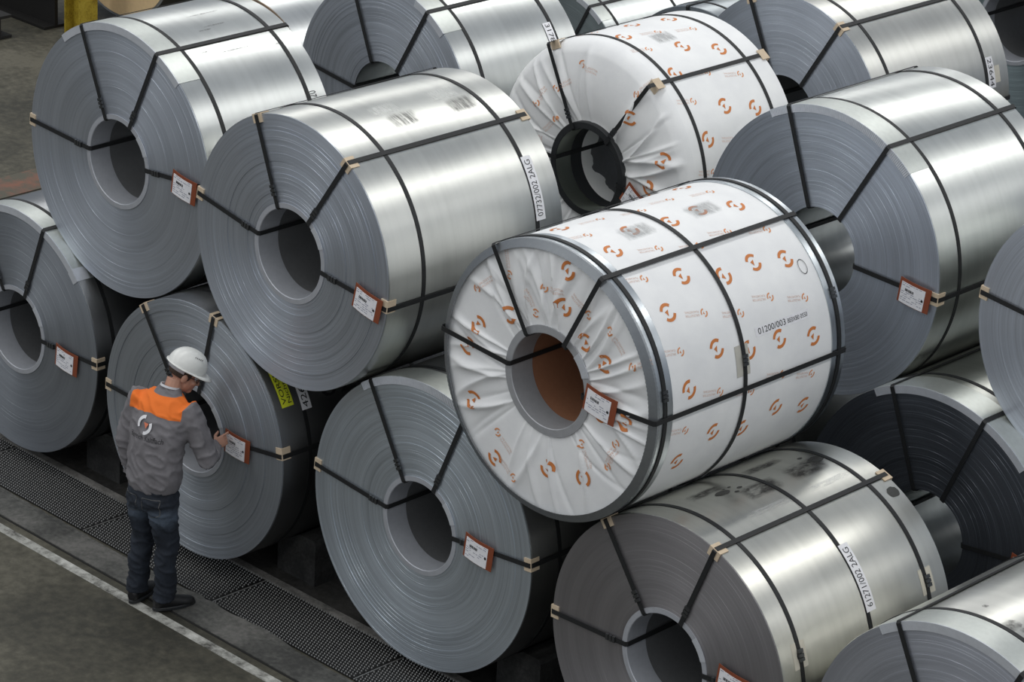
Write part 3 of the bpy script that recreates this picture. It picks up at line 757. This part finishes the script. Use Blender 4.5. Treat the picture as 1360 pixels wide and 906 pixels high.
# jacket
bm = bmesh.new(); X, Y = (1, 0, 0), (0, 1, 0)
loft(bm, [((0, .005, .892), X, Y, .190, .137), ((0, .005, .93), X, Y, .200, .144), ((0, .01, .975), X, Y, .208, .150), ((0, .02, 1.10), X, Y, .208, .147), ((0, .045, 1.25), X, Y, .214, .147), ((-.003, .075, 1.38), X, Y, .22, .138), ((-.004, .098, 1.465), X, Y, .21, .118), ((0, .118, 1.512), X, Y, .165, .095), ((.008, .136, 1.545), X, Y, .092, .08), ((.014, .146, 1.575), X, Y, .074, .072)], 28)
limb(bm, [shR + Vector((-.03, 0, .0)), shR + (elR - shR) * .3, elR + Vector((.004, -.01, 0)), elR + (wrR - elR) * .5, wrR - (wrR - elR).normalized() * .005], [.088, .082, .072, .064, .050], 18)
limb(bm, [shL + Vector((.03, 0, .0)), shL + (elL - shL) * .3, elL, elL + (wrL - elL) * .5, wrL], [.088, .080, .070, .062, .050], 18)
s = NT('grey_jacket_cloth'); v = s.obj(); sep = s.n('ShaderNodeSeparateXYZ'); s.l(v, sep.inputs[0])
fz = s.math('ADD', sep.outputs[2], s.math('MULTIPLY', s.math('ABSOLUTE', s.math('ADD', sep.outputs[0], .0)), .12))
yoke = s.math('MULTIPLY', s.math('GREATER_THAN', fz, 1.437), s.math('LESS_THAN', s.math('ABSOLUTE', sep.outputs[0]), .205))
yoke = s.math('MULTIPLY', yoke, s.math('LESS_THAN', sep.outputs[2], 1.538))
n = s.noise(v, 14, 4); wv = s.noise(v, 220, 2)
g = s.ramp(n, [(.3, (.155, .148, .158)), (.7, (.215, .207, .22))])
s.setp(col=s.mix(yoke, g, (.86, .19, .025)), rgh=.85); s.bump(s.math('ADD', n, s.math('MULTIPLY', wv, .15)), .35, .012)
jk = remeshed('jacket', bm, .0105, s.m, body, 3)
from mathutils import noise as mnoise
def crumple(o, amp, f, fz):
    me = o.data; nn = [v.normal.copy() for v in me.vertices]
    for v, n_ in zip(me.vertices, nn):
        q = Vector((v.co.x * f, v.co.y * f, v.co.z * fz + .6 * f * v.co.x))
        r_ = 1 - abs(mnoise.noise(q)) * 2; r_ = max(0, r_) ** 3
        v.co += n_ * amp * (r_ - .3)
from mathutils.bvhtree import BVHTree
bv = BVHTree.FromPolygons([v.co for v in jk.data.vertices], [tuple(p.vertices) for p in jk.data.polygons])   # cloth before it is creased
crumple(jk, .011, 9, 13)
bv2 = BVHTree.FromPolygons([v.co for v in jk.data.vertices], [tuple(p.vertices) for p in jk.data.polygons])
box('jacket_cuff', -.054, .054, -.05, .05, -.02, .012, s.m, jk, wrL + Vector((0, -.004, .012)), .02)
# print on the back of the jacket: ray onto the cloth
def on_back(name, VF, mat, cx, cz, off=.0095):
    V, F = VF; out = []
    for u, v in V:
        hit = bv.ray_cast(Vector((cx + u, -1, cz + v)), Vector((0, 1, 0)))[0]
        h2 = bv2.ray_cast(Vector((cx + u, -1, cz + v)), Vector((0, 1, 0)))[0]
        yy = min(hit.y, h2.y + .005) if hit and h2 else -.1
        out.append((cx + u, yy - off, cz + v))
    return new_obj(name, out, F, mat, jk)
sz = .062
on_back('back_emblem', join2d([arc2d(.66 * sz, sz, 92, 205), arc2d(.66 * sz, sz, -88, 25)]), M_label, -.012, 1.36)
on_back('emblem_wedge', ([(-.012, .018), (.028, .016), (.012, -.020)], [(0, 2, 1)]), plain('red_print', (.75, .22, .12), .7), -.007, 1.36)
V, F = text_fit('Bereich Kaltflach', .265, .036)
on_back('back_lettering', ([(x - .13, y) for x, y in V], F), M_ink, .01, 1.262)
# collar of the shirt
lathe_c = lathe('shirt_collar', [(.066, -.008), (.069, -.008), (.068, .006), (.064, .006)], plain('white_check_shirt', (.7, .72, .76), .8), jk, (.014, .146, 1.578), 32, closed_prof=True)
lathe_c.rotation_euler = (rad(72), 0, rad(-10))
# trousers
bm = bmesh.new()
loft(bm, [((0, .005, .93), X, Y, .178, .128), ((0, .0, .86), X, Y, .186, .138), ((0, -.005, .80), X, Y, .188, .14), ((0, 0, .76), X, Y, .175, .125)], 24)
fL, fR = L(-2.155, -.655, 0), L(-1.93, -.60, 0)
for sx, ft in ((-1, fL), (1, fR)):
    kn = Vector((sx * .108, .03, .48)); an = Vector((ft.x, ft.y - .01, .075))
    limb(bm, [(sx * .088, -.004, .86), (sx * .094, 0, .74), (sx * .10, .012, .62), kn, kn * .6 + an * .4 + Vector((0, -.015, 0)), kn * .3 + an * .7, an + Vector((0, 0, .03)), an], [(.098, .125), (.095, .112), (.085, .096), (.074, .082), (.07, .08), (.067, .075), (.07, .082), (.072, .085)], 18)
s = NT('dark_denim'); v = s.obj(); n = s.noise(v, 8, 5, .6); wv = s.noise(s.scale(v, 1, 1, .25), 240, 2)
sep = s.n('ShaderNodeSeparateXYZ'); s.l(v, sep.inputs[0])
fade = s.math('MULTIPLY', s.math('SUBTRACT', 1.0, s.math('MULTIPLY', s.math('ABSOLUTE', s.math('SUBTRACT', sep.outputs[2], .72)), 7.0)), n)
c = s.ramp(n, [(.3, (.008, .011, .018)), (.7, (.022, .03, .045))])
s.setp(col=s.mix(s.math('MAXIMUM', s.math('SUBTRACT', s.math('MULTIPLY', fade, 1.6), .35), 0.0), c, (.13, .17, .23)), rgh=.85); s.bump(s.math('ADD', n, s.math('MULTIPLY', wv, .1)), .5, .02)
tr = remeshed('jeans', bm, .010, s.m, body, 3); crumple(tr, .012, 8, 14)
for sx in (-1, 1):   # stitched back pockets
    bvt = BVHTree.FromPolygons([v.co for v in tr.data.vertices], [tuple(p.vertices) for p in tr.data.polygons])
    V = []; F = []
    ol = [(-.06, .06), (.06, .06), (.06, -.05), (0, -.075), (-.06, -.05), (-.06, .06)]
    for (x0, z0), (x1, z1) in zip(ol, ol[1:]):
        for t in range(6):
            for e in (0, .004):
                q0 = t / 5; x = x0 + (x1 - x0) * q0 + (e if abs(x1 - x0) < .01 else 0) + sx * .085; z = z0 + (z1 - z0) * q0 + (e if abs(x1 - x0) >= .01 else 0) + .80
                h = bvt.ray_cast(Vector((x, -1, z)), Vector((0, 1, 0)))[0]; V.append((x, (h.y if h else -.13) - .003, z))
    for sgm in range(5):
        for t in range(5):
            b = (sgm * 6 + t) * 2; F.append((b, b + 1, b + 3, b + 2))
    new_obj('pocket_stitching', V, F, plain('denim_thread', (.10, .10, .10), .8), tr)
# shoes
for sx, ft, yaw in ((-1, fL, .15), (1, fR, -.45)):
    bm = bmesh.new(); R3 = Matrix.Rotation(yaw, 3, 'Z')
    def sp(x, y, z): return Vector((ft.x, ft.y, 0)) + R3 @ Vector((x, y, z))
    XX, ZZ = R3 @ Vector((1, 0, 0)), Vector((0, 0, 1))
    loft(bm, [(sp(0, -.085, .05), XX, ZZ, .028, .035), (sp(0, -.065, .055), XX, ZZ, .040, .052), (sp(0, 0, .058), XX, ZZ, .043, .056), (sp(0, .07, .045), XX, ZZ, .048, .043), (sp(0, .14, .034), XX, ZZ, .052, .034), (sp(0, .185, .03), XX, ZZ, .042, .028), (sp(0, .205, .026), XX, ZZ, .020, .018)], 16)
    sh = remeshed('shoe', bm, .006, plain('black_leather', (.012, .012, .013), .45), body, 3)
    bm = bmesh.new(); loft(bm, [(sp(0, .06, z), XX, R3 @ Vector((0, 1, 0)), r, r * 2.95) for z, r in ((.0, .050), (.004, .053), (.020, .053), (.024, .050))], 24)
    me = bpy.data.meshes.new('sole'); bm.to_mesh(me); bm.free(); me.materials.append(M_black); so = bpy.data.objects.new('sole', me); C.objects.link(so); so.parent = sh
# hair, helmet, glasses
def in_head(name, V, F, mat, parent=body, smooth=True):
    return fix_normals(new_obj(name, [hp(*v) for v in V], F, mat, parent, (0, 0, 0), smooth))
V, F = [], []; na, nz = 40, 10
for j in range(nz + 1):
    for i in range(na + 1):
        a = rad(-205 + 230 * i / na); t = rad(-32 + 62 * j / nz)
        k = 1.045; lowr = 1 if j else .985
        V.append((.080 * k * lowr * math.cos(t) * math.cos(a), -.012 + .101 * k * lowr * math.cos(t) * math.sin(a), .028 + .098 * k * math.sin(t)))
for j in range(nz):
    for i in range(na): F.append((j * (na + 1) + i, j * (na + 1) + i + 1, (j + 1) * (na + 1) + i + 1, (j + 1) * (na + 1) + i))
s = NT('brown_hair'); v = s.obj(); n = s.noise(s.scale(v, 1, 1, .15), 260, 3); s.setp(col=s.ramp(n, [(.3, (.022, .014, .010)), (.7, (.075, .05, .036))]), rgh=.6); s.bump(n, .8, .006)
in_head('hair', V, F, s.m)
M_helm = plain('white_helmet_shell', (.82, .83, .80), .28)
V, F = [], []; na, nz = 48, 14
ha, hb, hh = .112, .138, .125
for j in range(nz + 1):
    t = PI / 2 * j / nz
    for i in range(na):
        a = 2 * PI * i / na; rib = 1 + (.022 if abs(math.cos(a)) < .12 and j > 2 else 0)
        V.append((ha * math.cos(t) ** .85 * math.cos(a) if j < nz else 0, -.008 + (hb * math.cos(t) ** .85 * math.sin(a) if j < nz else 0), .050 + hh * math.sin(t) * rib))
for j in range(nz):
    for i in range(na): F.append((j * na + i, j * na + (i + 1) % na, (j + 1) * na + (i + 1) % na, (j + 1) * na + i))
hm = in_head('helmet', V, F, M_helm)
V, F = [], []
for i in range(na):
    a = 2 * PI * i / na; f = max(0, math.sin(a)) ** 1.5; ex = .010 + .048 * f; dz = -.004 - .014 * f
    cx_, cy_ = math.cos(a), math.sin(a)
    for (r, z) in ((-.004, .054), (ex, .050 + dz), (ex, .045 + dz), (-.004, .044)): V.append(((ha + r) * cx_, -.008 + (hb + r) * cy_, z))
for i in range(na):
    for j in range(4): F.append((i * 4 + j, i * 4 + (j + 1) % 4, ((i + 1) % na) * 4 + (j + 1) % 4, ((i + 1) % na) * 4 + j))
in_head('helmet_brim', V, F, M_helm, hm)
V, F = [], []
for i in range(25):
    a = rad(-170 + 160 * i / 24)
    for (r, z) in ((1.0, .048), (1.02, .048), (1.0, .012), (.98, .012)): V.append((.090 * r * math.cos(a), -.012 + .113 * r * math.sin(a), z))
for i in range(24):
    for j in range(4): F.append((i * 4 + j, i * 4 + (j + 1) % 4, i * 4 + 4 + (j + 1) % 4, i * 4 + 4 + j))
in_head('helmet_headband', V, F, plain('grey_band', (.50, .50, .53), .7), hm)
V, F = [], []
for k in range(5):    # vent slots on the side
    v, f = boxv(-.003, .003, -.0015, .0015, -.004, .004); t = rad(52)
    for x, y, z in v:
        yy = .02 + k * .013 - .03; q = math.sqrt(max(0, 1 - (yy / hb) ** 2)) * math.cos(t) ** .85
        V.append((ha * q + .002 + x, yy + y, .05 + hh * math.sin(t) + z))
    F += [tuple(i + 8 * k for i in q) for q in f]
in_head('vent_slots', V, F, M_ink, hm, False)
bm = bmesh.new()
for sx in (-1, 1):
    limb(bm, [hp(sx * .083, -.01, .008), hp(sx * .082, .04, .010), hp(sx * .070, .092, .008)], [.0025] * 3, 6)
    k = 14; ring = [hp(sx * .034 + .030 * math.cos(2 * PI * i / k), .102 - .35 * abs(sx * .034 + .03 * math.cos(2 * PI * i / k)) * .4, .0 + .021 * math.sin(2 * PI * i / k)) for i in range(k)]
    limb(bm, ring + ring[:1], [.0024] * (k + 1), 6, (0, 0, 1))
limb(bm, [hp(-.008, .104, .006), hp(.008, .104, .006)], [.0025] * 2, 6)
me = bpy.data.meshes.new('glasses'); bm.to_mesh(me); bm.free(); me.materials.append(M_ink); gl = bpy.data.objects.new('glasses', me); C.objects.link(gl); gl.parent = body
bm = bmesh.new()
for sx in (-1, 1): ball(bm, hp(sx * .034, .080, 0), .0125, HR, 10)
me = bpy.data.meshes.new('eyes'); bm.to_mesh(me); bm.free(); me.materials.append(plain('eye_white', (.7, .7, .7), .3)); ey = bpy.data.objects.new('eyes', me); C.objects.link(ey); ey.parent = body
